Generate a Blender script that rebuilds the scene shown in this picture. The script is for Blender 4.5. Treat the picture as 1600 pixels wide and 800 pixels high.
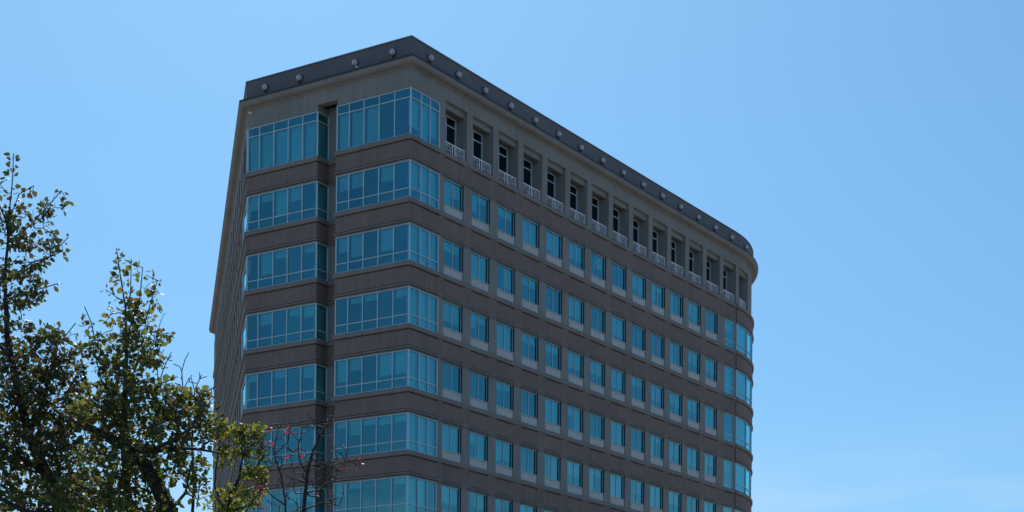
import bpy, bmesh, math, random
import numpy as np
from mathutils import Vector, Matrix
random.seed(7); rng = np.random.default_rng(11)
SC = bpy.context.scene
for o in list(bpy.data.objects): bpy.data.objects.remove(o)
COL = SC.collection

# ------------------------------------------------------------------ camera
FPX, HOR, ROLL, EYE = 2694.3, 1200.76, 0.0087, 1.7
cd = bpy.data.cameras.new('camera'); cam = bpy.data.objects.new('camera', cd); COL.objects.link(cam)
cd.sensor_width = 36; cd.lens = FPX / 1600 * 36; cd.shift_x = 0; cd.shift_y = (HOR - 400) / 1600
cd.clip_end = 6000; cd.clip_start = .1
cam.location = (0, 0, EYE)
cam.rotation_euler = (Matrix.Rotation(math.radians(90), 3, 'X') @ Matrix.Rotation(ROLL, 3, 'Z')).to_euler()
SC.camera = cam

# ------------------------------------------------------------------ light
SUN_EL, SUN_AZ = math.radians(42), math.radians(-8)      # azimuth from +Y, positive to the right
w = bpy.data.worlds.new('World'); SC.world = w; w.use_nodes = True
nt = w.node_tree; bg = nt.nodes['Background']
sky = nt.nodes.new('ShaderNodeTexSky'); sky.sky_type = 'NISHITA'; sky.sun_disc = False
sky.sun_elevation = SUN_EL; sky.sun_rotation = SUN_AZ
sky.air_density = 1.0; sky.dust_density = .8; sky.ozone_density = 2.0; sky.altitude = 100
hs = nt.nodes.new('ShaderNodeVectorMath'); hs.operation = 'MULTIPLY'; hs.inputs[1].default_value = (.68, 1.28, 1.78)
gm = nt.nodes.new('ShaderNodeGamma'); gm.inputs[1].default_value = .72
nt.links.new(sky.outputs[0], gm.inputs[0]); nt.links.new(gm.outputs[0], hs.inputs[0]); 
tc = nt.nodes.new('ShaderNodeTexCoord'); mp = nt.nodes.new('ShaderNodeMapping'); mp.inputs['Scale'].default_value = (2.2, 2.2, 13)
cn_ = nt.nodes.new('ShaderNodeTexNoise'); cn_.inputs['Scale'].default_value = 2.3; cn_.inputs['Detail'].default_value = 7; cn_.inputs['Roughness'].default_value = .55
nt.links.new(tc.outputs['Generated'], mp.inputs[0]); nt.links.new(mp.outputs[0], cn_.inputs['Vector'])
cr_ = nt.nodes.new('ShaderNodeMapRange'); cr_.interpolation_type = 'SMOOTHSTEP'
for k_, v_ in ((1, .36), (2, .66), (3, .18), (4, 1)): cr_.inputs[k_].default_value = v_
nt.links.new(cn_.outputs['Fac'], cr_.inputs[0])
sx = nt.nodes.new('ShaderNodeSeparateXYZ'); nt.links.new(tc.outputs['Generated'], sx.inputs[0])
el_ = nt.nodes.new('ShaderNodeMapRange'); el_.interpolation_type = 'SMOOTHSTEP'      # thin cirrus only low in the sky
for k_, v_ in ((1, .08), (2, .22), (3, .55), (4, .0)): el_.inputs[k_].default_value = v_
nt.links.new(sx.outputs[2], el_.inputs[0])
ml = nt.nodes.new('ShaderNodeMath'); ml.operation = 'MULTIPLY'
nt.links.new(cr_.outputs[0], ml.inputs[0]); nt.links.new(el_.outputs[0], ml.inputs[1])
mc_ = nt.nodes.new('ShaderNodeMix'); mc_.data_type = 'RGBA'; mc_.inputs[7].default_value = (6.5, 7.6, 8.6, 1)
nt.links.new(ml.outputs[0], mc_.inputs[0]); nt.links.new(hs.outputs[0], mc_.inputs[6]); nt.links.new(mc_.outputs[2], bg.inputs[0])
bg.inputs[1].default_value = 0.11
sl = bpy.data.lights.new('sun', 'SUN'); sl.energy = 4.6; sl.angle = math.radians(.53); sl.color = (1, .95, .86)
so = bpy.data.objects.new('sun', sl); COL.objects.link(so); so.location = (0, 0, 80)
sd = Vector((math.sin(SUN_AZ) * math.cos(SUN_EL), math.cos(SUN_AZ) * math.cos(SUN_EL), math.sin(SUN_EL)))
so.rotation_euler = sd.to_track_quat('Z', 'Y').to_euler()
vs = SC.view_settings; vs.view_transform = 'Standard'; vs.look = 'None'; vs.gamma = 1; vs.exposure = 0.0
vs.use_curve_mapping = False
SC.render.engine = 'CYCLES'

# ------------------------------------------------------------------ materials
def mat(name, color, rough=.8, var=.12, scale=1.2, spec=.3, bump=0, streak=0):
    m = bpy.data.materials.new(name); m.use_nodes = True; n = m.node_tree; b = n.nodes['Principled BSDF']
    b.inputs['Roughness'].default_value = rough; b.inputs['Specular IOR Level'].default_value = spec
    tc = n.nodes.new('ShaderNodeTexCoord')
    no = n.nodes.new('ShaderNodeTexNoise'); no.inputs['Scale'].default_value = scale; no.inputs['Detail'].default_value = 8
    n.links.new(tc.outputs['Object'], no.inputs['Vector'])
    r = n.nodes.new('ShaderNodeMapRange'); r.inputs[1].default_value = .3; r.inputs[2].default_value = .7
    r.inputs[3].default_value = 1 - var; r.inputs[4].default_value = 1 + var
    n.links.new(no.outputs['Fac'], r.inputs[0])
    mx = n.nodes.new('ShaderNodeVectorMath'); mx.operation = 'SCALE'; mx.inputs[0].default_value = color
    fac = r.outputs[0]
    if streak:
        mp = n.nodes.new('ShaderNodeMapping'); mp.inputs['Scale'].default_value = (1.6, 1.6, .12)
        n.links.new(tc.outputs['Object'], mp.inputs[0])
        n2 = n.nodes.new('ShaderNodeTexNoise'); n2.inputs['Scale'].default_value = 1.5; n2.inputs['Detail'].default_value = 6
        n.links.new(mp.outputs[0], n2.inputs['Vector'])
        r2 = n.nodes.new('ShaderNodeMapRange'); r2.inputs[1].default_value = .35; r2.inputs[2].default_value = .65
        r2.inputs[3].default_value = 1 - streak; r2.inputs[4].default_value = 1 + streak * .4
        n.links.new(n2.outputs['Fac'], r2.inputs[0])
        mm = n.nodes.new('ShaderNodeMath'); mm.operation = 'MULTIPLY'
        n.links.new(fac, mm.inputs[0]); n.links.new(r2.outputs[0], mm.inputs[1]); fac = mm.outputs[0]
    n.links.new(fac, mx.inputs['Scale']); n.links.new(mx.outputs[0], b.inputs['Base Color'])
    if bump:
        n3 = n.nodes.new('ShaderNodeTexNoise'); n3.inputs['Scale'].default_value = scale * 14
        n.links.new(tc.outputs['Object'], n3.inputs['Vector'])
        bp = n.nodes.new('ShaderNodeBump'); bp.inputs['Strength'].default_value = bump; bp.inputs['Distance'].default_value = .02
        n.links.new(n3.outputs['Fac'], bp.inputs['Height']); n.links.new(bp.outputs[0], b.inputs['Normal'])
    return m
M_STONE = mat('stone_precast', (.285, .258, .225), .85, .09, .35, bump=.3, streak=.09)
M_BAND = mat('brown_precast', (.243, .168, .142), .85, .09, .35, bump=.3, streak=.10)
M_LEDGE = mat('ledge_precast', (.255, .22, .19), .85, .09, .35, bump=.3, streak=.10)
M_PARAPET = mat('parapet_panel', (.155, .142, .138), .7, .08, .4, streak=.04)
M_PANEL = mat('sill_panel_paint', (.53, .50, .455), .6, .08, 2)
M_FRAME = mat('aluminium_frame', (.52, .66, .72), .45, .05, 3, spec=.5)
M_RAIL = mat('railing_paint', (.80, .78, .75), .5, .06, 3)
M_DARKFRAME = mat('dark_gasket', (.03, .035, .05), .5, .05, 3)
M_BLIND = mat('blind_fabric', (.70, .70, .66), .9, .10, .7)
M_INT = mat('interior_wall', (.16, .15, .14), .9, .3, .4)
M_CEIL = mat('interior_ceiling', (.5, .5, .48), .9, .1, .6)
M_ROOF = mat('roof_gravel', (.30, .29, .27), .95, .1, 3)
M_GLOBE = mat('globe_glass', (.52, .50, .50), .45, .03, 4, spec=.5)
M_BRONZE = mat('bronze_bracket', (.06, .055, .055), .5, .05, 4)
M_BARK = mat('bark', (.055, .047, .045), .9, .35, 9, bump=.8)
M_TWIG = mat('twig_bark', (.06, .045, .045), .8, .3, 9)

def glass_mat(name, tint, trans, refl):
    m = bpy.data.materials.new(name); m.use_nodes = True; n = m.node_tree
    n.nodes.remove(n.nodes['Principled BSDF']); out = n.nodes['Material Output']
    g = n.nodes.new('ShaderNodeBsdfGlossy'); g.inputs['Roughness'].default_value = .02
    geo = n.nodes.new('ShaderNodeNewGeometry')
    r = n.nodes.new('ShaderNodeMapRange'); r.inputs[3].default_value = .82; r.inputs[4].default_value = 1.14
    n.links.new(geo.outputs['Random Per Island'], r.inputs[0])
    sc = n.nodes.new('ShaderNodeVectorMath'); sc.operation = 'SCALE'; sc.inputs[0].default_value = tint
    n.links.new(r.outputs[0], sc.inputs['Scale'])
    lw = n.nodes.new('ShaderNodeLayerWeight'); lw.inputs[0].default_value = .5
    pw = n.nodes.new('ShaderNodeMath'); pw.operation = 'POWER'; pw.inputs[1].default_value = 26
    n.links.new(lw.outputs['Facing'], pw.inputs[0])
    mc = n.nodes.new('ShaderNodeMix'); mc.data_type = 'RGBA'; mc.inputs[7].default_value = (.9, .95, 1, 1)
    n.links.new(pw.outputs[0], mc.inputs[0]); n.links.new(sc.outputs[0], mc.inputs[6]); n.links.new(mc.outputs[2], g.inputs['Color'])
    # slight waviness of tempered panes
    tc = n.nodes.new('ShaderNodeTexCoord'); no = n.nodes.new('ShaderNodeTexNoise'); no.inputs['Scale'].default_value = .7
    no.inputs['Detail'].default_value = 1
    n.links.new(tc.outputs['Object'], no.inputs['Vector'])
    bp = n.nodes.new('ShaderNodeBump'); bp.inputs['Strength'].default_value = .35; bp.inputs['Distance'].default_value = .02
    n.links.new(no.outputs['Fac'], bp.inputs['Height']); n.links.new(bp.outputs[0], g.inputs['Normal'])
    t = n.nodes.new('ShaderNodeBsdfTransparent'); t.inputs['Color'].default_value = (*trans, 1)
    fr = n.nodes.new('ShaderNodeFresnel'); fr.inputs['IOR'].default_value = 1.5
    fm = n.nodes.new('ShaderNodeMath'); fm.operation = 'MULTIPLY_ADD'; fm.use_clamp = True
    fm.inputs[1].default_value = 1.8; fm.inputs[2].default_value = refl
    n.links.new(fr.outputs[0], fm.inputs[0])
    mx = n.nodes.new('ShaderNodeMixShader')
    n.links.new(fm.outputs[0], mx.inputs[0]); n.links.new(t.outputs[0], mx.inputs[1]); n.links.new(g.outputs[0], mx.inputs[2])
    n.links.new(mx.outputs[0], out.inputs[0])
    return m
M_GLASS = glass_mat('tinted_glass', (.27, .77, .83), (.47, .89, .93), .21)
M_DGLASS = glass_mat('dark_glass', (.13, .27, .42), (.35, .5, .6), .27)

def leaf_mat(name, cols, trans, tm=.32):
    m = bpy.data.materials.new(name); m.use_nodes = True; n = m.node_tree; b = n.nodes['Principled BSDF']
    geo = n.nodes.new('ShaderNodeNewGeometry'); cr = n.nodes.new('ShaderNodeValToRGB')
    cr.color_ramp.interpolation = 'LINEAR'
    while len(cr.color_ramp.elements) < len(cols): cr.color_ramp.elements.new(.5)
    for e, (p, c) in zip(cr.color_ramp.elements, cols): e.position = p; e.color = (*c, 1)
    n.links.new(geo.outputs['Random Per Island'], cr.inputs[0]); n.links.new(cr.outputs[0], b.inputs['Base Color'])
    b.inputs['Roughness'].default_value = .5; b.inputs['Specular IOR Level'].default_value = .28
    t = n.nodes.new('ShaderNodeBsdfTranslucent')
    sc = n.nodes.new('ShaderNodeVectorMath'); sc.operation = 'MULTIPLY'; sc.inputs[1].default_value = trans
    n.links.new(cr.outputs[0], sc.inputs[0]); n.links.new(sc.outputs[0], t.inputs['Color'])
    mx = n.nodes.new('ShaderNodeMixShader'); mx.inputs[0].default_value = tm
    n.links.new(b.outputs[0], mx.inputs[1]); n.links.new(t.outputs[0], mx.inputs[2])
    n.links.new(mx.outputs[0], n.nodes['Material Output'].inputs[0])
    return m
M_LEAF = leaf_mat('leaf_green', [(0, (.06, .085, .035)), (.5, (.085, .105, .04)), (.85, (.12, .12, .045)), (1, (.10, .06, .045))], (2.5, 2.3, 1.1), .45)
M_LEAFD = leaf_mat('leaf_dark', [(0, (.055, .065, .035)), (.6, (.085, .095, .035)), (.88, (.11, .10, .045)), (1, (.10, .05, .05))], (2.2, 2.0, 1.0), .34)
M_LEAFY = leaf_mat('leaf_yellow_green', [(0, (.075, .10, .03)), (.6, (.10, .12, .035)), (.9, (.15, .15, .04)), (1, (.17, .11, .045))], (2.8, 2.6, 1.0), .5)
M_LEAFR = leaf_mat('leaf_red', [(0, (.45, .04, .05)), (.6, (.5, .06, .08)), (1, (.35, .12, .14))], (1.6, .8, .8))

# ------------------------------------------------------------------ helpers
def link(name, verts, faces, m, parent=None, smooth=False):
    me = bpy.data.meshes.new(name); me.from_pydata([tuple(v) for v in verts], [], faces); me.materials.append(m)
    if smooth: me.polygons.foreach_set('use_smooth', [True] * len(me.polygons))
    me.update()
    o = bpy.data.objects.new(name, me); COL.objects.link(o)
    if parent: o.parent = parent
    return o
class MB:
    def __init__(s): s.v = []; s.f = []
    def add(s, vs, fs):
        b = len(s.v); s.v += [Vector(v) for v in vs]; s.f += [tuple(i + b for i in f) for f in fs]
    def hexa(s, fn, a0, a1, o0, o1, z0, z1):
        """box in a facade frame: a along, o outward, z up"""
        c = [fn(a, o, z) for z in (z0, z1) for a, o in ((a0, o1), (a1, o1), (a1, o0), (a0, o0))]
        s.add(c, [(0, 1, 5, 4), (1, 2, 6, 5), (2, 3, 7, 6), (3, 0, 4, 7), (4, 5, 6, 7), (3, 2, 1, 0)])
    def quad(s, fn, a0, a1, o, z0, z1):
        s.add([fn(a0, o, z0), fn(a1, o, z0), fn(a1, o, z1), fn(a0, o, z1)], [(0, 1, 2, 3)])
    def build(s, name, m, parent=None, smooth=False): return link(name, s.v, s.f, m, parent, smooth)
def bevel(o, wd=.015, seg=1):
    b = o.modifiers.new('bevel', 'BEVEL'); b.width = wd; b.segments = seg; b.limit_method = 'ANGLE'; b.angle_limit = math.radians(40)
    return o
def offset_path(path, off, closed):
    n = len(path); out = []
    for i in range(n):
        ds = []
        if closed or i > 0: ds.append(path[i] - path[i - 1])
        if closed or i < n - 1: ds.append(path[(i + 1) % n] - path[i])
        ns = [Vector((d.y, -d.x)).normalized() for d in ds]
        m = ns[0] if len(ns) == 1 else (ns[0] + ns[1]) / (1 + ns[0].dot(ns[1]))
        out.append(path[i] + m * off)
    return out
def sweep(mb, path, prof, closed=True):
    """closed profile [(offset,z)] carried round the plan path with mitred corners"""
    rings = [offset_path(path, o, closed) for o, z in prof]; n = len(path); k = len(prof)
    vs = [Vector((rings[j][i].x, rings[j][i].y, prof[j][1])) for i in range(n) for j in range(k)]
    fs = []
    for i in range(n if closed else n - 1):
        i2 = (i + 1) % n
        for j in range(k):
            j2 = (j + 1) % k; fs.append((i * k + j, i2 * k + j, i2 * k + j2, i * k + j2))
    if not closed:
        fs.append(tuple(range(k - 1, -1, -1))); fs.append(tuple((n - 1) * k + j for j in range(k)))
    mb.add(vs, fs)
def tag(o, label=None, cat=None, group=None, kind=None):
    for k, v in (('label', label), ('category', cat), ('group', group), ('kind', kind)):
        if v: o[k] = v
    return o
def pix(px, py, Y):
    a, b = px - 800, py - HOR; c, s = math.cos(ROLL), math.sin(ROLL)
    x, y = c * a + s * b, -s * a + c * b
    return Vector((x / FPX * Y, Y, EYE - y / FPX * Y))

# ------------------------------------------------------------------ ground
g = MB(); n = 24; R = 3000
g.v = [Vector((0, 0, 0))]
for k, r in enumerate((60, 300, R)):
    g.v += [Vector((r * math.cos(i * 2 * math.pi / n), r * math.sin(i * 2 * math.pi / n), 0)) for i in range(n)]
for i in range(n):
    g.f.append((0, 1 + i, 1 + (i + 1) % n))
    for k in range(2): g.f.append((1 + k * n + i, 1 + (k + 1) * n + i, 1 + (k + 1) * n + (i + 1) % n, 1 + k * n + (i + 1) % n))
tag(g.build('ground', mat('ground_paving', (.21, .20, .185), .95, .25, .15)), kind='structure')
lawn = MB(); lawn.add([(-40, 12, .004), (6, 12, .004), (6, 34, .004), (-40, 34, .004)], [(0, 1, 2, 3)])
tag(lawn.build('lawn', mat('lawn_grass', (.05, .085, .025), .95, .4, 1.5)), kind='structure')

# ------------------------------------------------------------------ office building (local frame: x right-hand facade, y front facade)
TH, AX, AY = .5791, -6.6008, 106.3665
ROW = 3.9; Z1 = 37.502 + EYE; GH = 2.292                 # top of glass of the second-highest storey; glass height
Z0, Z0B, TOP = 41.973 + EYE, 39.091 + EYE, 45.105 + EYE
V1, V2, V0, RD = 5.787, 7.425, 13.32, 1.13
BP, A0, BW = 3.0497, 3.594, 2.123
US, RC = 45.4, 15
bld = bpy.data.objects.new('office_building', None); COL.objects.link(bld)
bld.location = (AX, AY, 0); bld.rotation_euler = (0, 0, math.pi / 2 - TH)
tag(bld, 'tall brown and grey office block with blue windows, rounded end and balconies under its roof', 'office building')

V_ = Vector
S2 = math.sqrt(.5)
def arc(s, off=0):
    """right-hand facade parameterised by length: straight, then the rounded end"""
    if s <= US: p, t = V_((s, 0)), V_((1, 0))
    else:
        a = min((s - US) / RC, math.pi / 2); e = max(0, s - US - RC * math.pi / 2)
        t = V_((math.cos(a), math.sin(a))); p = V_((US + RC * math.sin(a), RC * (1 - math.cos(a)))) + t * e
    n_ = V_((t.y, -t.x)); return p + n_ * off, t, n_
ARCL = RC * math.pi / 2
CORNER_L = V_((0, V0 + .06))
FARL = CORNER_L + V_((S2, S2)) * 60.2
ENDR = V_((US + RC, 52))
FARB = V_((US + RC - 4, FARL.y))
SJ = 45.75; JOG = .10
def plan(recess, jog):
    p = [FARL, CORNER_L]
    if recess: p += [V_((0, V2)), V_((RD, V2)), V_((RD, V1)), V_((0, V1))]
    p += [V_((0, 0)), V_((US, 0))]
    ss = [US + ARCL * i / 24 for i in range(1, 25)]
    if jog:
        lo = [s for s in ss if s < SJ - .2]; hi = [s for s in ss if s > SJ + .2]
        p += [arc(s)[0] for s in lo] + [arc(SJ)[0], arc(SJ, JOG)[0]] + [arc(s, JOG)[0] for s in hi] + [ENDR + V_((JOG, 0))]
    else: p += [arc(s)[0] for s in ss] + [ENDR]
    return p + [FARB]
PL_R, PL_T, PL_TJ = plan(True, True), plan(False, False), plan(True, False)

# walls, slabs and core behind the openings
NROW = 11
def zt(nr): return Z1 - ROW * (nr - 1)                    # top of glass of row nr (1 = below the balconies)
core = MB(); sweep(core, PL_T, [(-4.0, .3), (-4.0, TOP - 1.6), (-4.3, TOP - 1.6), (-4.3, .3)])
core.build('interior_wall', M_INT, bld)

# frames for straight pieces of facade
def frame_fn(p, t):
    n_ = V_((t.y, -t.x))
    return lambda a, o, z: V_((p.x + t.x * a + n_.x * o, p.y + t.y * a + n_.y * o, z))
def front_fn(v): return frame_fn(V_((0, v)), V_((0, -1)))

def band(zb, z_next, path, name='floor_band'):
    """spandrel between the sill of one row (zb) and the glass head of the next row down (z_next)"""
    m = MB(); sweep(m, path, [(.055, z_next + .28), (.055, zb - .38), (-.05, zb - .38), (-.05, zb - .30), (-.35, zb - .30), (-.35, z_next + .22), (-.03, z_next + .22), (-.03, z_next + .28)])
    nf = len(m.f)
    for i in range(1, 20):
        if i == 1 or i > 1: 
            p, t, n_ = arc(3.3 + (i - 1) * BP)
            if 3.3 + (i - 1) * BP > SJ - .5: continue
            m.hexa(frame_fn(p, t), -.006, .006, .04, .0565, z_next + .285, zb - .385)
    for v in (13.0, 10.4, 7.9, 5.2, 2.6): m.hexa(front_fn(v), -.006, .006, .04, .0565, z_next + .285, zb - .385)
    f = m.build(name, M_BAND, bld); f.data.materials.append(M_BRONZE)
    for q in f.data.polygons:
        if q.index >= nf: q.material_index = 1
    u = MB()
    sweep(u, path, [(-.30, zb - .30), (.12, zb - .30), (.15, zb - .26), (.16, zb - .06), (.10, zb), (-.34, zb), (-.34, zb - .298)])
    sweep(u, path, [(.07, z_next), (.07, z_next + .075), (-.04, z_next + .08), (-.04, z_next + .125), (.13, z_next + .13), (.13, z_next + .215), (-.34, z_next + .217), (-.34, z_next)])
    u.build('moulding', M_LEDGE, f)
    s = MB()                                             # floor slab / ceiling seen through the glass
    zc = z_next + .15
    sweep(s, path, [(-.36, zc), (-.36, zc + .35), (-4.2, zc + .35), (-4.2, zc)])
    s.build('ceiling_slab', M_CEIL, f)
    return f
band(Z0B, zt(1), PL_R)
for r in range(1, NROW): band(zt(r) - GH, zt(r + 1), PL_R if r < 8 else PL_T)
pod = MB(); sweep(pod, PL_T, [(.10, -.3), (.10, zt(NROW) - GH), (-.35, zt(NROW) - GH), (-.35, -.3)])
pod.build('base_wall', M_STONE, bld)

# frieze, cornice, parapet, roof
ZF = Z0 + .42                                            # head of recess and balcony openings
fz = MB(); sweep(fz, PL_T, [(.0, ZF), (.0, 43.30 + EYE), (-.5, 43.30 + EYE), (-.5, ZF)])
fr = fz.build('frieze', M_STONE, bld)
cn = MB(); Zc = 43.20 + EYE
prof = [(-.2, Zc), (.05, Zc), (.07, Zc + .05), (.13, Zc + .06), (.13, Zc + .11)]
for i in range(7):
    a = i / 6 * math.pi / 2; prof.append((.17 + .36 * math.sin(a), Zc + .11 + .27 * (1 - math.cos(a)) * .9))
prof += [(.55, Zc + .36), (.55, Zc + .43), (.46, Zc + .46), (-.2, Zc + .50)]
sweep(cn, PL_T, prof)
bevel(cn.build('cornice', M_STONE, bld), .01)
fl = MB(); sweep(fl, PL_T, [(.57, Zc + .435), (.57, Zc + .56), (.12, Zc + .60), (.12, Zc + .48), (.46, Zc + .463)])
fl.build('cornice_top_strip', M_BRONZE, bld)  # thin dark strip along the top edge of the cornice
pp = MB(); sweep(pp, PL_T, [(.10, Zc + .49), (.10, TOP - .10), (-.32, TOP - .10), (-.32, Zc + .49)])
par = pp.build('parapet', M_PARAPET, bld)
cp = MB(); sweep(cp, PL_T, [(.14, TOP - .10), (.14, TOP), (-.36, TOP), (-.36, TOP - .10)])
cp.build('coping', M_PARAPET, par)
rf = MB(); rp = offset_path(PL_T, -.3, True); rf.add([(p.x, p.y, TOP - .9) for p in rp], [tuple(range(len(rp)))])
rf.build('roof', M_ROOF, bld)

BLIND_T = [0, 0, .25, .3, .45, .5, .55, .8, 1.0, 1.0]  # varied blind drops, partly in place of stepped reflections in the panes
def tilt_quad(mb, fn, a0, a1, o, z0, z1, k=.004):
    d = [random.uniform(-k, k) for _ in range(3)]; W, H = a1 - a0, z1 - z0
    mb.add([fn(a0, o + (-d[0] - d[1]) * W, z0), fn(a1, o + (d[0] - d[1]) * W, z0), fn(a1, o + (d[0] + d[1]) * W, z1), fn(a0, o + (-d[0] + d[1]) * W, z1)], [(0, 1, 2, 3)])

def ribbon(pts, z0, z1, zt_, name, glass=None):
    """band window along a plan polyline; a mullion at every vertex, one transom at zt_"""
    fm, gl, bl = MB(), MB(), MB(); glass = glass or M_GLASS
    off = offset_path(pts, 0, False)
    drop_common = random.choice(BLIND_T)
    for i in range(len(pts) - 1):
        d = pts[i + 1] - pts[i]; L = d.length; t = d / L; fn = frame_fn(pts[i], t)
        tilt_quad(gl, fn, .03, L - .03, -.02, z0 + .03, z1 - .03, .003)
        for za, zb in ((z0, z0 + .05), (z1 - .05, z1), (zt_ - .025, zt_ + .025)):
            fm.hexa(fn, .04, L - .04, -.06, .035, za, zb)
        if random.random() < (.95 if t.x > .9 else .7) and L > .5:
            dr = drop_common if random.random() < .45 else random.choice(BLIND_T)
            zh, zl = (zt_, z0) if zt_ > (z0 + z1) / 2 else (z1, zt_)
            if zt_ > (z0 + z1) / 2: dr = 1
            if t.x > .9: zh, zl, dr = (zh, z0, random.choice([.75, 1, 1, 1]))  # longer blinds on right-hand panes stand in for brighter sky reflection
            if dr > 0: bl.hexa(fn, .06, L - .06, -.22, -.20, zh - (zh - zl) * dr, zh)
    mvs = []
    for i, p in enumerate(pts):
        ds = []
        if i > 0: ds.append((pts[i] - pts[i - 1]).normalized())
        if i < len(pts) - 1: ds.append((pts[i + 1] - pts[i]).normalized())
        t = (ds[0] + ds[-1]).normalized(); turn = abs(ds[0].cross(ds[-1])) > .3
        wd = .045 if turn else .03 if i in (0, len(pts) - 1) else .025
        fm.hexa(frame_fn(p, t), -wd, wd, -.07, .05, z0 - .002, z1 + .002)
    f = fm.build(name, M_FRAME, bld); gl.build('pane', glass, f)
    if bl.v: bl.build('blind', M_BLIND, f)
    return f

def lerp_edges(vals, a): return vals
FR_EDGES = [5.787, 4.80, 3.62, 2.43, 1.22, 0]            # front, right block
FL_EDGES = [13.32, 12.30, 11.06, 9.84, 8.62, 7.425]      # front, left block
RT_EDGES = [0, 1.06, 2.02, 3.0]
GI = .0
for r in range(0, 8):
    z1 = Z0 if r == 0 else zt(r); z0 = Z0B if r == 0 else z1 - GH
    tz = z1 - .58 if r == 0 else z0 + .58
    left = ([CORNER_L + V_((S2, S2)) * 4.3] if r else [CORNER_L + V_((S2, S2)) * .3]) + [V_((0, v)) for v in FL_EDGES] + [V_((RD, V2))]
    ribbon(left, z0, z1, tz, 'corner_window')
    ribbon([V_((0, v)) for v in FR_EDGES] + [V_((u, 0)) for u in RT_EDGES[1:]], z0, z1, tz, 'corner_window')
    if r > 0:
        cv = [arc(SJ, -.18)[0], arc(SJ + .02, JOG)[0]] + [arc(SJ + 2.5 + 2.4 * k, JOG)[0] for k in range(6)]
        ribbon(cv, z0, z1, tz, 'rounded_window')
# head trim over top-floor glass
hd = MB()
for pth in ([FARL, CORNER_L, V_((0, V2)), V_((RD, V2))], [V_((0, V1)), V_((0, 0)), V_((3.05, 0))]):
    sweep(hd, pth, [(.0, Z0 + .002), (.05, Z0 + .03), (.05, Z0 + .12), (.0, Z0 + .16), (.0, ZF + .02), (-.4, ZF + .02), (-.4, Z0 + .002)], False)
hd.build('window_head', M_STONE, bld)

# recess wall between the two front blocks
rw = MB(); rw.hexa(front_fn(V2), .01, V2 - V1 - .0, -RD - .25, -RD + .0, 1, ZF + .1)
rw.hexa(frame_fn(V_((RD, V1)), V_((-1, 0))), 0, RD - .06, -.05, 0, 1, ZF + .1)
rw.build('recess_wall', M_STONE, bld)

# piers on the right-hand facade
NB = 13
def pier(fn, a0, a1, z0, z1, o1=.05, o0=-.38, name='pier'):
    m = MB(); m.hexa(fn, a0, a1, o0, o1, z0, z1); return bevel(m.build(name, M_STONE, bld), .012)
ZPT = Z0B - .1
pier(frame_fn(V_((0, 0)), V_((1, 0))), 3.06, A0 - .03, 1, ZPT)
for i in range(NB - 1):
    pier(frame_fn(V_((0, 0)), V_((1, 0))), A0 + BW + i * BP, A0 + (i + 1) * BP, 1, ZPT)
UW0, UW1 = 43.66, 45.42
pier(frame_fn(V_((0, 0)), V_((1, 0))), A0 + BW + (NB - 1) * BP, 43.0, 1, ZPT)
pier(frame_fn(*arc(43.33)[:2]), -.33, UW0 - 43.33, 1, ZPT, .048)
pier(frame_fn(*arc(45.6)[:2]), UW1 - 45.6, .2, 1, ZPT, .052)

# punched windows of the right-hand facade
def make_window(fn, w_, z0, z1, panel=True, mull=True):
    fm, gl = MB(), MB(); zg = z0 + .60 if panel else z0; o = -.09 if panel else -.005
    for a, b in ((0, .025), (w_ - .025, w_)): fm.hexa(fn, a, b, o - .05, o + .03, zg, z1)
    fm.hexa(fn, .025, w_ - .025, o - .05, o + .028, zg, zg + .04); fm.hexa(fn, .025, w_ - .025, o - .05, o + .028, z1 - .05, z1)
    cols = [(.025, w_ / 2 - .015), (w_ / 2 + .015, w_ - .025)] if mull else [(.025, w_ - .025)]
    if mull: fm.hexa(fn, w_ / 2 - .018, w_ / 2 + .018, o - .04, o + .035, zg + .045, z1 - .05)
    if not panel: fm.hexa(fn, .05, w_ - .05, o - .04, o + .02, z0 + .56, z0 + .61)
    for a, b in cols: tilt_quad(gl, fn, a, b, o - .01, zg + .04, z1 - .04, .003)
    f = fm.build('window', M_FRAME, bld); gl.build('pane', M_GLASS, f)
    jm = MB(); jm.hexa(fn, w_ - .02, w_ + .002, o + .031, .04, zg, z1 - .02)
    if panel: jm.build('jamb_lining', M_DARKFRAME, f)
    if random.random() < .85:
        b = MB(); dr = random.choice([.35, .55, .65, .7, .8, 1, 1, 1, 1])  # mostly long blinds, also imitating the brighter reflections on this facade
        for (a0, a1) in cols:
            d2 = dr if random.random() < .75 else random.choice(BLIND_T)
            if d2 > 0: b.hexa(fn, a0, a1, -.30, -.28, z1 - (z1 - zg) * d2, z1)
        if b.v: b.build('blind', M_BLIND, f)
    if panel:
        p = MB(); p.hexa(fn, .0, w_, o - .05, -.01, z0 - .01, zg - .06)
        p.hexa(fn, .0, w_, o + .04, .035, zg - .058, zg - .003)
        p.hexa(fn, .10, w_ - .10, -.011, .005, z0 + .06, zg - .14)
        bevel(p.build('sill_panel', M_PANEL, f), .008)
    h = MB(); h.hexa(fn, -.10, w_ + .10, -.1, .15, z1 + .03, z1 + .07); h.build('head_trim', M_STONE, f)
    return f
for r in range(1, 7):
    for i in range(NB):
        make_window(frame_fn(V_((A0 + i * BP, 0)), V_((1, 0))), BW, zt(r) - GH, zt(r))
    make_window(frame_fn(arc(UW0)[0], (arc(UW1)[0] - arc(UW0)[0]).normalized()), UW1 - UW0, zt(r) - GH, zt(r), False, False)

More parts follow.
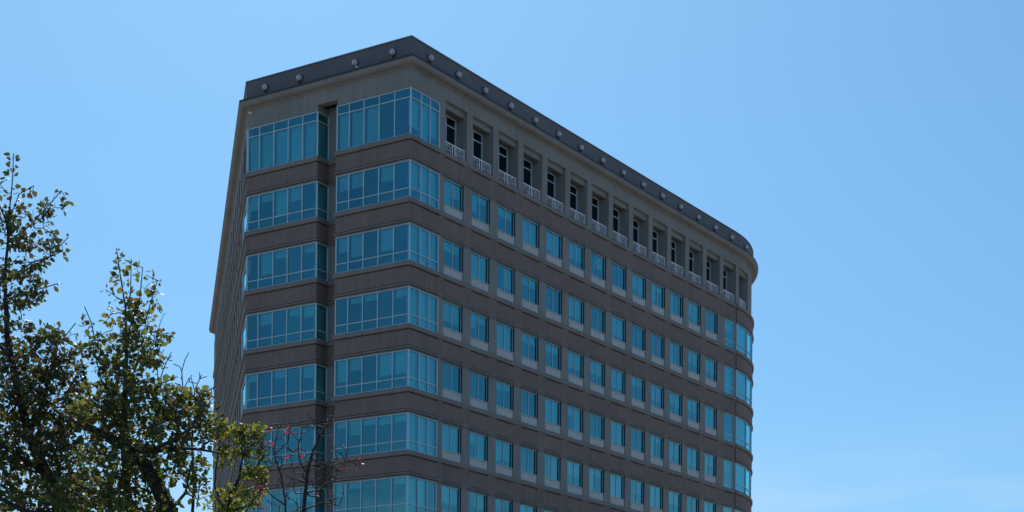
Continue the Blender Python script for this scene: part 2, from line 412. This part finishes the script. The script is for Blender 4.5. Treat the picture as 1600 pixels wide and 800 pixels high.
# long receding left-hand side: piers and the windows between them
sfn = frame_fn(FARL, (CORNER_L - FARL).normalized()); SL = (CORNER_L - FARL).length
NS = 17
sw = MB(); sg = MB()
for i in range(NS):
    a1 = SL - 4.4 - i * 3.05; a0 = a1 - .93
    pier(sfn, a0, a1, 1, Z0 + .35)
    for r in range(0, 8):
        z1 = Z0 if r == 0 else zt(r); z0 = Z0B if r == 0 else z1 - GH
        sg.quad(sfn, a0 - 2.12, a0, -.2, z0, z1)
        sw.hexa(sfn, a0 - 1.08, a0 - 1.03, -.23, -.16, z0, z1)
        sw.hexa(sfn, a0 - 2.12, a0, -.23, -.17, z0 + .5, z0 + .56)
pier(sfn, .0, SL - 4.4 - NS * 3.05 + .6, 1, Z0 + .35)
tag(sw.build('side_window', M_FRAME, bld), kind='stuff'); tag(sg.build('side_pane', M_DGLASS, bld), kind='stuff')

# balconies under the frieze
LW = 2.40; LD = .80; LSB = .22
def make_loggia(i):
    s0 = A0 + .12 + i * BP; sm = s0 + LW / 2
    p, t, n_ = arc(sm); fn = frame_fn(p - t * (LW / 2), t)
    zb, zt_ = Z0B - .12, ZF
    root = MB()                                          # lining: back wall, side cheeks, floor
    root.hexa(fn, LW - .001, LW + .22, -LD - .2, -.03, zb, zt_ + .02); root.hexa(fn, -.22, .001, -LD - .2, -.03, zb, zt_ + .02)
    root.hexa(fn, .001, LW - .001, -LD - .2, -.02, zb - .1, zb)
    f = root.build('balcony', M_STONE, bld)
    bw = MB(); zw1 = zt_ - .40; 
    bw.hexa(fn, .002, LW - .002, -LD - .18, -LD, zw1, zt_ + .01); bw.hexa(fn, LW - .10, LW - .002, -LD - .18, -LD, zb, zw1)
    bw.hexa(fn, .002, .12, -LD - .18, -LD, zb, zw1); bw.build('back_wall', M_STONE, f)
    l = MB(); l.hexa(fn, .0, LW, -.50, -LSB, zt_ - .33, zt_ + .01); l.hexa(fn, .0, LW, -.45, -LSB + .05, zt_ - .40, zt_ - .331)
    l.hexa(fn, .0, LW, -.45, -LSB + .06, zt_ - .06, zt_ - .0)
    l.build('lintel', M_STONE, f)
    d = MB(); wf = lambda a, o, z: fn(a + .12, o - LD - .05, z); ww = LW - .22
    for a in (0, ww / 2 - .03, ww - .06): d.hexa(wf, a, a + .06, -.05, .04, zb, zw1)
    for z in (zb, zw1 - .06, zw1 - .62): d.hexa(wf, .05, ww - .05, -.045, .035, z, z + .06)
    d = d.build('balcony_door', M_FRAME, f) if False else d.build('balcony_window', M_FRAME, f)
    gq = MB(); gq.quad(wf, .02, ww - .02, -.02, zb + .01, zw1 - .01)
    gp = MB(); gp.v, gp.f = gq.v, gq.f; gp.build('balcony_pane', M_DGLASS, f)
    r = MB(); z0, z1 = zb + .01, zb + .96; o0, o1 = -LSB - .03, -LSB + .03
    r.hexa(fn, 0, LW, o0 - .01, o1 + .01, z1 - .07, z1); r.hexa(fn, 0, LW, o0, o1, z0, z0 + .045)
    for a in (.0, LW / 2 - .17, LW / 2 + .10, LW - .07): r.hexa(fn, a, a + .07, o0, o1, z0 + .045, z1 - .07)
    for a, b in ((.07, LW / 2 - .17), (LW / 2 + .17, LW - .07)):
        for k, ins in enumerate((.14, .29)):
            x0, x1, y0, y1 = a + ins, b - ins, z0 + .04 + ins * .62, z1 - .06 - ins * .62
            tk = .018
            r.hexa(fn, x0, x1, o0 + .01, o1 - .01, y0, y0 + tk); r.hexa(fn, x0, x1, o0 + .01, o1 - .01, y1 - tk, y1)
            r.hexa(fn, x0, x0 + tk, o0 + .012, o1 - .012, y0, y1); r.hexa(fn, x1 - tk, x1, o0 + .012, o1 - .012, y0, y1)
        c = (a + b) / 2; zc = (z0 + z1) / 2
        r.hexa(fn, c - .008, c + .008, o0 + .015, o1 - .015, z0 + .04, z1 - .05)
        r.hexa(fn, a, b, o0 + .014, o1 - .014, zc - .008, zc + .008)
    r.build('railing', M_RAIL, f)
    return f
for i in range(15): make_loggia(i)
def lpier(s0, s1, o1=.0):
    pm, t, n_ = arc((s0 + s1) / 2); h = (s1 - s0) / 2; return pier(frame_fn(pm, t), -h, h, Z0B - .12, ZF + .02, o1, -1.2, 'balcony_pier')
lpier(3.06, A0 + .12 - .0)
for i in range(14): lpier(A0 + .12 + LW + i * BP, A0 + .12 + (i + 1) * BP)
m = MB(); sweep(m, [arc(A0 + .12 + LW + 14 * BP + 1.1 * k)[0] for k in range(16)], [(0, Z0B - .12), (0, ZF + .02), (-.6, ZF + .02), (-.6, Z0B - .12)], False)
m.build('rounded_wall', M_STONE, bld)

# globe lamps along the parapet
def globe(fn):
    b = MB(); rad = .20; zc = Zc + 1.14; oc = .10 + .12
    seg, rg = 16, 10; vs, fs = [], []
    for j in range(rg + 1):
        ph = math.pi * j / rg
        for i in range(seg):
            th = 2 * math.pi * i / seg
            vs.append(fn(rad * math.sin(ph) * math.cos(th), oc + rad * math.sin(ph) * math.sin(th), zc + rad * math.cos(ph)))
    for j in range(rg):
        for i in range(seg): fs.append((j * seg + i, j * seg + (i + 1) % seg, (j + 1) * seg + (i + 1) % seg, (j + 1) * seg + i))
    b.add(vs, fs); lamp = b.build('globe_lamp', M_GLOBE, bld, True)
    k = MB()
    vs, fs = [], []
    for o in (.10, .135):
        for i in range(14):
            th = 2 * math.pi * i / 14; vs.append(fn(.25 * math.cos(th), o, zc + .25 * math.sin(th)))
    fs = [tuple(range(14, 28))] + [(i, (i + 1) % 14, 14 + (i + 1) % 14, 14 + i) for i in range(14)]
    k.add(vs, fs); k.hexa(fn, -.06, .06, .10, .26, zc - .30, zc - .17)
    k.build('lamp_base', M_BRONZE, lamp)
    return lamp
for v in (11.7, 8.8, 4.25, 1.28): globe(front_fn(v))
for i in range(16):
    s = 1.75 + BP * i; p, t, n_ = arc(s); globe(frame_fn(p, t))
def sec_cam(fn, z, o):
    c = MB(); c.hexa(fn, -.05, .05, o, o + .14, z, z + .05); c.hexa(fn, -.07, .07, o + .10, o + .34, z - .12, z - .01)
    bevel(c.build('security_camera', M_RAIL, bld), .02)
sec_cam(front_fn(4.0), Zc + .82, .10)
sec_cam(front_fn(12.95), Z0 + 1.0, 0.0)

# ------------------------------------------------------------------ trees
class Tree:
    def __init__(s, Y): s.Y = Y; s.p = []; s.par = []; s.r = []; s.tips = []; s.shoot = []
    def node(s, p, par, r=None): s.p.append(np.array(p)); s.par.append(par); s.r.append(r); return len(s.p) - 1
    def limb(s, pts, par=-1, step=.22):
        """pts: (px,py,depth offset,width px)"""
        P = [np.array(pix(a, b, s.Y + d)) for a, b, d, w_ in pts]; R_ = [w_ / 2 / FPX * s.Y for *_, w_ in pts]
        last = par
        if par == -1: last = s.node(P[0], -1, R_[0])
        elif par == 'near':
            d = [np.linalg.norm(q - P[0]) for q in s.p]; last = int(np.argmin(d)); P[0] = s.p[last]
        else: P[0] = s.p[par]
        for k in range(1, len(P)):
            L = np.linalg.norm(P[k] - P[k - 1]); n_ = max(1, int(L / step))
            for j in range(1, n_ + 1):
                f = j / n_; q = P[k - 1] * (1 - f) + P[k] * f
                if j < n_: q = q + rng.normal(0, .012 * min(1, step * 4), 3)
                last = s.node(q, last, R_[k - 1] * (1 - f) + R_[k] * f)
                if (R_[k - 1] * (1 - f) + R_[k] * f) * FPX / s.Y < 1.25: s.shoot.append((last, .8))
        return last
    def clump(s, px, py, rx, ry, n_, dr=None, dens=1, doff=0):
        n_ = int(n_ * ((.85 if py < 500 else 1.5 if py < 590 else 2.0) if dens else 1))
        k = s.Y / FPX; dr = dr or max(rx, ry) * k * 1.1
        out = []
        while len(out) < n_:
            q = rng.uniform(-1, 1, 3)
            if q @ q > 1: continue
            c = np.array(pix(px + q[0] * rx, py + q[1] * ry, s.Y + doff + q[2] * dr)); out.append((c, dens))
        s.tips += out
    def grow(s, step=.13, up=.25, wander=.02):
        P = np.array(s.p)
        d = np.array([np.min(np.linalg.norm(P - t, axis=1)) for t, _ in s.tips])
        order = np.argsort(d); s.leafy = list(s.shoot)
        arr = np.zeros((200000, 3)); n_ = len(P); arr[:n_] = P
        for o in order:
            t, dn = s.tips[o]
            dv = arr[:n_] - t; dist = np.linalg.norm(dv, axis=1) + np.maximum(dv[:, 2], 0) * .8
            j = int(np.argmin(dist)); a = arr[j].copy(); L = np.linalg.norm(t - a)
            if L < .03: continue
            k = max(1, int(L / step)); last = j
            c = (a + t) / 2 + np.array([0, 0, -up * L * .25]) + rng.normal(0, .06 * L, 3)
            for m_ in range(1, k + 1):
                f = m_ / k; q = a * (1 - f) ** 2 + 2 * c * f * (1 - f) + t * f * f
                if m_ < k: q = q + rng.normal(0, wander, 3)
                last = s.node(q, last); arr[n_] = q; n_ += 1
                s.leafy.append((last, dn))
    def radii(s, tip=.0035, ex=2.4):
        n_ = len(s.p); acc = np.zeros(n_); s.rad = np.zeros(n_)
        for i in range(n_ - 1, -1, -1):
            r = s.r[i] if s.r[i] is not None else max(tip, acc[i] ** (1 / ex))
            if s.r[i] is None: r = min(r, .05)
            s.rad[i] = r
            if s.par[i] >= 0 and s.r[i] is None: acc[s.par[i]] += r ** ex
    def tubes(s, sel, sides):
        V, F = [], []
        for i in sel:
            j = s.par[i]
            if j < 0: continue
            a, b = s.p[j], s.p[i]; ra, rb = min(s.rad[j], s.rad[i] * 1.35), s.rad[i]; d = b - a; L = np.linalg.norm(d)
            if L < 1e-4: continue
            d = d / L; a = a - d * ra * .3; b = b + d * rb * .3
            x = np.cross(d, [.31, .95, .02]); x /= np.linalg.norm(x); y = np.cross(d, x); base = len(V)
            for c, r in ((a, ra), (b, rb)):
                for k in range(sides):
                    th = 2 * math.pi * k / sides; V.append(tuple(c + (x * math.cos(th) + y * math.sin(th)) * r))
            F += [(base + k, base + (k + 1) % sides, base + sides + (k + 1) % sides, base + sides + k) for k in range(sides)]
        return V, F
    def build(s, name, label, cat, leafmat, leafsize=.065, gap=.045, prob=1.0, tip=.0035, thick=.028):
        s.radii(tip); base = Vector((s.p[0][0], s.p[0][1], 0))
        e = bpy.data.objects.new(name, None); COL.objects.link(e); e.location = base; tag(e, label, cat)
        n_ = len(s.p); big = [i for i in range(n_) if s.rad[i] >= thick]; small = [i for i in range(n_) if s.rad[i] < thick]
        def mk(nm, V, F, m, sm=True, par=e):
            bb = np.array(base)
            return link(nm, [tuple(np.array(v) - bb) for v in V], F, m, par, sm)
        mk('trunk', *s.tubes(big, 9), M_BARK); mk('branches', *s.tubes(small, 4), M_TWIG)
        if leafmat:
            V, F = [], []
            for i, dn in s.leafy:
                j = s.par[i]
                if s.rad[i] > .014: continue
                a, b = s.p[j], s.p[i]; L = np.linalg.norm(b - a); k = rng.poisson(max(L / gap * dn * prob, 0))
                for _ in range(k):
                    leaf(V, F, a + (b - a) * rng.uniform(), (b - a) / max(L, 1e-4), leafsize * rng.choice([.5, .65, .8, .95, 1.1, 1.3]) * rng.uniform(.9, 1.1))
            mk('foliage', V, F, leafmat, False)
            s.nleaf = len(F) // 4
            print(name, 'leaves', s.nleaf, 'nodes', n_)
        return e
def leaf(V, F, p, ax, L, droop=.35):
    r = rng.normal(0, 1, 3); r -= ax * (r @ ax) * .8; r /= np.linalg.norm(r)
    d = r + ax * .5 + np.array([0, 0, -droop]); d /= np.linalg.norm(d)
    p = p + d * L * .45
    sd_ = np.cross(d, rng.normal(0, 1, 3)); sd_ /= np.linalg.norm(sd_); nn = np.cross(d, sd_)
    W = L * .42; b = len(V); fold = rng.uniform(.08, .35); curl = rng.uniform(-.15, .05)
    pts = [(0, 0, 0), (.3, .92, fold), (.68, .72, fold * .8 + curl * .5), (1.05, 0, curl), (.68, -.72, fold * .8 + curl * .5), (.3, -.92, fold), (.35, 0, 0), (.7, 0, curl * .4)]
    for f, w_, h in pts: V.append(tuple(p + d * L * f + sd_ * W * w_ + nn * W * h))
    F += [(b, b + 6, b + 1), (b + 1, b + 6, b + 7, b + 2), (b + 2, b + 7, b + 3), (b, b + 5, b + 6), (b + 6, b + 5, b + 4, b + 7), (b + 7, b + 4, b + 3)]

# A: tall leafy tree at the left edge
A = Tree(21)
A.limb([(215, 1419, 0, 44), (190, 1180, 0, 38), (150, 920, 0, 30), (108, 810, 0, 24), (72, 740, 0, 19), (45, 680, 0, 15), (26, 600, 0, 12), (11, 525, 0, 9), (8, 440, 0, 6.5), (12, 350, 0, 4), (18, 300, 0, 2.4), (21, 240, 0, 1.6)])
A.limb([(40, 670, 0, 8), (75, 600, .3, 5), (90, 540, .4, 3), (118, 505, .4, 1.8)], 'near')
A.limb([(20, 580, 0, 7), (-20, 520, -.3, 5), (-45, 440, -.4, 3)], 'near')
A.limb([(72, 740, 0, 9), (10, 700, -.4, 7), (-60, 640, -.6, 4)], 'near')
A.limb([(108, 810, 0, 9), (40, 800, -.5, 8), (-40, 760, -.6, 5)], 'near')
A.limb([(8, 450, 0, 4), (50, 410, .1, 2.6), (80, 400, .1, 2), (107, 370, .1, 1.6)], 'near')
A.limb([(10, 380, 0, 3.4), (50, 350, .1, 2.4), (72, 325, .1, 2), (96, 298, .1, 1.6)], 'near')
A.limb([(14, 330, 0, 2.6), (30, 303, 0, 1.8), (53, 290, 0, 1.5)], 'near')
A.limb([(8, 480, 0, 4), (50, 455, .1, 2.4), (90, 443, .1, 1.6)], 'near')
A.limb([(8, 430, 0, 4), (60, 410, .1, 2.4), (98, 392, .1, 1.6)], 'near')
A.limb([(14, 340, 0, 3), (-10, 300, -.1, 2.4), (3, 285, -.1, 1.6)], 'near')
for c in ((12, 345, 30, 28, 40), (45, 335, 40, 20, 22), (70, 330, 26, 26, 26), (45, 375, 50, 22, 70), (85, 375, 20, 16, 12), (15, 425, 45, 30, 55), (55, 425, 30, 22, 28), (30, 462, 50, 26, 60),
          (72, 455, 18, 12, 9), (20, 505, 30, 24, 20), (70, 520, 40, 18, 34), (45, 555, 60, 30, 80), (95, 560, 30, 30, 30), (20, 610, 80, 50, 150), (90, 620, 60, 50, 110), (40, 690, 90, 50, 190),
          (110, 700, 50, 50, 90), (30, 765, 100, 45, 190), (120, 770, 50, 40, 90), (112, 565, 30, 28, 44), (85, 525, 34, 18, 30), (120, 640, 30, 40, 50), (-60, 480, 50, 90, 60), (-60, 660, 60, 100, 90)):
    A.clump(*c)
A.tips += [(np.array(pix(x, y, 21 + d)), 1.3) for x, y, d in ((16, 262, 0), (12, 280, 0), (28, 300, 0), (52, 288, 0), (50, 300, 0), (90, 300, .1), (104, 312, .1), (100, 325, .1), (108, 372, .1), (100, 398, .1), (90, 447, .1), (60, 438, .1), (118, 508, .4), (2, 288, -.1), (3, 300, -.1), (10, 305, 0))]
A.grow(); A.build('leafy_tree', 'tallest dark leafy tree at the left edge, its thin top shoot rising against the sky', 'tree', M_LEAFD, .070, .034, 1.1)

# B: second leafy tree with the thick slanting limb
B = Tree(19.5)
B.limb([(330, 1449, 0, 52), (318, 1150, 0, 46), (296, 900, 0, 40), (264, 800, 0, 27), (240, 748, 0, 23), (215, 712, 0, 18), (180, 688, 0, 14), (150, 672, 0, 10), (120, 660, 0, 9), (85, 640, .2, 5)])
B.limb([(290, 890, 0, 15), (225, 860, .4, 15), (205, 800, .4, 14), (197, 740, .4, 12), (193, 660, .3, 10), (197, 590, .2, 8), (198, 530, .1, 5.5), (196, 480, 0, 3.4), (191, 450, 0, 2.4), (182, 388, 0, 1.5)], 'near')
B.limb([(197, 500, 0, 3), (204, 460, 0, 2.2), (205, 405, 0, 1.5)], 'near')
B.limb([(198, 520, 0, 3), (218, 470, 0, 2.2), (223, 418, 0, 1.5)], 'near')
B.limb([(198, 550, 0, 3), (228, 500, 0, 2.2), (246, 438, 0, 1.5)], 'near')
B.limb([(196, 590, 0, 3), (240, 560, .1, 2.2), (262, 520, .1, 1.5)], 'near')
B.limb([(196, 590, 0, 3), (150, 540, .1, 2.2), (143, 505, .1, 1.8), (132, 479, .1, 1.5)], 'near')
B.limb([(193, 640, 0, 5), (160, 600, -.2, 3.4), (150, 560, -.2, 2)], 'near')
B.limb([(222, 712, 0, 8), (265, 690, -.3, 6), (300, 668, -.4, 4), (318, 640, -.4, 2.4)], 'near')
B.limb([(226, 725, 0, 8), (280, 700, 0, 6), (310, 702, 0, 4.2), (345, 708, 0, 3)], 'near')
B.limb([(264, 800, 0, 9), (290, 770, -.1, 5), (300, 720, -.1, 3)], 'near')
B.limb([(205, 790, .4, 8), (160, 770, .4, 7), (110, 760, .4, 5)], 'near')
for c in ((192, 490, 30, 30, 45), (225, 490, 28, 30, 30), (205, 530, 55, 25, 62), (150, 540, 30, 22, 22), (195, 570, 55, 35, 85), (235, 560, 25, 25, 14), (195, 620, 62, 40, 110), (150, 640, 50, 40, 62),
          (230, 668, 70, 40, 120), (285, 640, 48, 35, 95), (262, 610, 36, 14, 24), (322, 668, 34, 26, 50), (305, 620, 24, 16, 20), (180, 715, 80, 40, 120), (250, 730, 60, 36, 60), (140, 770, 80, 35, 110), (210, 785, 70, 26, 60),
          (305, 735, 26, 30, 26), (310, 765, 26, 20, 8), (285, 700, 30, 18, 20)):
    B.clump(*c)
B.tips += [(np.array(pix(x, y, 19.5 + d)), 1.3) for x, y, d in ((182, 386, 0), (180, 404, 0), (178, 420, 0), (177, 432, 0), (165, 452, 0), (206, 410, 0), (212, 420, 0), (216, 416, 0), (228, 430, 0), (232, 444, 0), (226, 452, 0), (252, 440, 0), (247, 455, 0), (247, 475, 0), (132, 492, .1), (134, 508, .1), (130, 478, .1), (266, 522, .1), (195, 442, 0), (256, 490, 0), (252, 500, 0), (200, 455, 0))]
B.grow(); B.build('leafy_tree', 'green leafy tree with a thick slanting dark limb, second from the left edge', 'tree', M_LEAF, .066, .032, 1.15)

# C: small yellow-green tree before the left edge of the building
Ct = Tree(25)
Ct.limb([(352, 1384, 0, 14), (350, 1100, 0, 12), (345, 900, 0, 10), (352, 800, 0, 7), (372, 750, 0, 5), (380, 710, 0, 3.4), (375, 670, 0, 2)])
Ct.limb([(352, 800, 0, 4), (335, 760, 0, 3), (342, 700, 0, 2.2), (350, 668, 0, 1.5)], 'near')
Ct.limb([(372, 750, 0, 4), (395, 735, 0, 3), (412, 715, 0, 2)], 'near')
Ct.limb([(352, 800, 0, 4), (390, 790, 0, 3), (415, 755, 0, 2)], 'near')
for c in ((355, 672, 26, 14, 55), (392, 678, 26, 20, 100), (372, 700, 30, 18, 90), (404, 706, 15, 14, 40), (395, 738, 26, 16, 80), (412, 742, 10, 14, 22), (375, 775, 40, 24, 110), (345, 790, 26, 14, 40), (350, 715, 16, 20, 16), (405, 690, 12, 10, 20)):
    Ct.clump(*c)
Ct.grow(.1, .2, .012); Ct.build('small_tree', 'small yellow-green leafy tree in front of the building\'s left edge, beside the bare tree', 'tree', M_LEAFY, .052, .032, 1.15, .0035, .02)

# D: nearly bare tree with a few red leaves
D = Tree(24)
def dl(*p): D.limb([(a, b, c, w_) for a, b, c, w_ in p], -1 if not D.p else 'near', .1)
dl((462, 1391, 0, 14), (465, 1100, 0, 12), (470, 900, 0, 9), (473, 810, 0, 6.5), (477, 770, 0, 6), (480, 740, 0, 5), (489, 705, 0, 4.4), (499, 680, 0, 3.6), (510, 665, 0, 2.8), (520, 650, 0, 2.2), (523, 632, 0, 1.6))
dl((470, 860, 0, 5), (448, 830, .2, 4), (446, 790, .2, 3.4), (440, 745, .2, 3), (432, 722, .2, 2.4), (428, 700, .2, 1.8), (436, 668, .2, 1.4))
dl((478, 757, 0, 3), (462, 748, 0, 2.2), (450, 744, 0, 1.5)); dl((480, 740, 0, 3), (468, 720, -.1, 2.4), (466, 700, -.1, 2), (472, 668, -.1, 1.4))
dl((432, 722, .2, 2.4), (420, 732, .2, 1.8)); dl((428, 708, .2, 2), (450, 690, .1, 2.2), (452, 672, .1, 1.5))
dl((499, 680, 0, 2), (492, 665, 0, 1.5), (488, 655, 0, 1.3)); dl((477, 775, 0, 3), (500, 765, .1, 2.4), (525, 735, .1, 1.5), (537, 722, .1, 1.3))
dl((475, 800, 0, 3), (505, 785, -.1, 2.4), (530, 790, -.1, 1.6), (537, 770, -.1, 1.3)); dl((485, 720, 0, 2.4), (515, 728, .1, 1.8), (545, 720, .1, 1.5), (562, 728, .1, 1.3))
dl((490, 704, 0, 2.2), (505, 725, .2, 1.6), (520, 750, .2, 1.3)); dl((446, 790, .2, 2.2), (425, 775, .2, 1.8), (412, 760, .2, 1.3))
for c in ((430, 700, 28, 32, 36), (470, 690, 40, 34, 44), (440, 740, 40, 30, 30), (500, 730, 46, 32, 70), (490, 655, 34, 18, 20), (545, 722, 20, 10, 12), (470, 785, 60, 26, 52), (520, 770, 24, 26, 26), (400, 690, 14, 30, 14), (530, 700, 24, 26, 16), (455, 665, 40, 14, 18)):
    D.clump(*c, dens=0)
D.grow(.07, .1, .014)
dt = D.build('bare_tree', 'nearly bare tree with dark twigs and a few red leaves before the lower left windows', 'tree', None, tip=.0048, thick=.016)
V, F = [], []; bb = np.array(dt.location)
for x, y, k in ((452, 671, 10), (447, 673, 4), (425, 692, 6), (417, 690, 5), (452, 712, 5), (468, 710, 4), (471, 714, 3), (408, 763, 14), (404, 760, 5), (406, 776, 4), (404, 786, 4), (411, 790, 6), (424, 670, 3), (557, 728, 2), (562, 722, 2), (430, 676, 2), (398, 764, 2), (539, 730, 2)):
    for _ in range(k):
        q = np.array(pix(x + rng.normal(0, 2), y + rng.normal(0, 2), 24 + rng.normal(0, .05))) - bb; d_ = rng.normal(0, 1, 3); leaf(V, F, q, d_ / np.linalg.norm(d_), .045)
link('red_leaves', V, F, M_LEAFR, dt)
V, F = [], []
for i, dn in D.leafy:
    if rng.uniform() < .35 and D.rad[i] < .008:
        d_ = rng.normal(0, 1, 3); leaf(V, F, D.p[i] - bb, d_ / np.linalg.norm(d_), rng.uniform(.012, .024))
tag(link('buds', V, F, mat('bud_scales', (.22, .15, .15), .6, .2, 9), dt), kind='stuff')

# E: bare twigs showing between the leafy trees and the building
Eb = Tree(23)
def el(*p): Eb.limb([(a, b, c, w_) for a, b, c, w_ in p], -1 if not Eb.p else 'near', .1)
el((300, 1400, 0, 10), (300, 1100, 0, 9), (300, 850, 0, 6), (303, 760, 0, 4.6), (300, 690, 0, 3.8), (304, 650, 0, 3), (310, 620, 0, 2.4), (320, 612, 0, 2), (337, 604, 0, 1.5))
el((300, 690, 0, 3), (288, 650, 0, 2.6), (286, 610, 0, 2.2), (284, 580, 0, 1.8), (289, 562, 0, 1.5), (295, 551, 0, 1.3)); el((286, 605, 0, 1.8), (296, 590, 0, 1.5)); el((284, 585, 0, 1.6), (281, 573, 0, 1.3))
el((304, 650, 0, 2.4), (304, 610, 0, 2), (312, 592, 0, 1.6), (323, 588, 0, 1.3)); el((304, 615, 0, 1.8), (298, 588, 0, 1.4)); el((308, 600, 0, 1.6), (312, 582, 0, 1.3))
el((300, 700, 0, 3), (262, 640, 0, 2.6), (248, 600, 0, 2.2), (256, 575, 0, 1.8), (268, 550, 0, 1.4)); el((248, 600, 0, 1.8), (246, 570, 0, 1.5), (256, 546, 0, 1.3)); el((262, 640, 0, 2), (258, 590, 0, 1.6), (264, 590, 0, 1.2))
el((306, 640, 0, 2), (325, 632, 0, 1.6), (337, 618, 0, 1.3)); el((325, 632, 0, 1.5), (336, 628, 0, 1.2)); el((312, 618, 0, 1.5), (328, 604, 0, 1.3))
for c in ((262, 585, 22, 36, 22), (300, 600, 22, 30, 14), (325, 620, 16, 18, 14)): Eb.clump(*c, dens=0, dr=.25)
Eb.grow(.07, -.1, .01)
Eb.build('bare_tree', 'bare grey twigs of a leafless tree against the sky, left of the building', 'tree', None, tip=.0065, thick=.016)
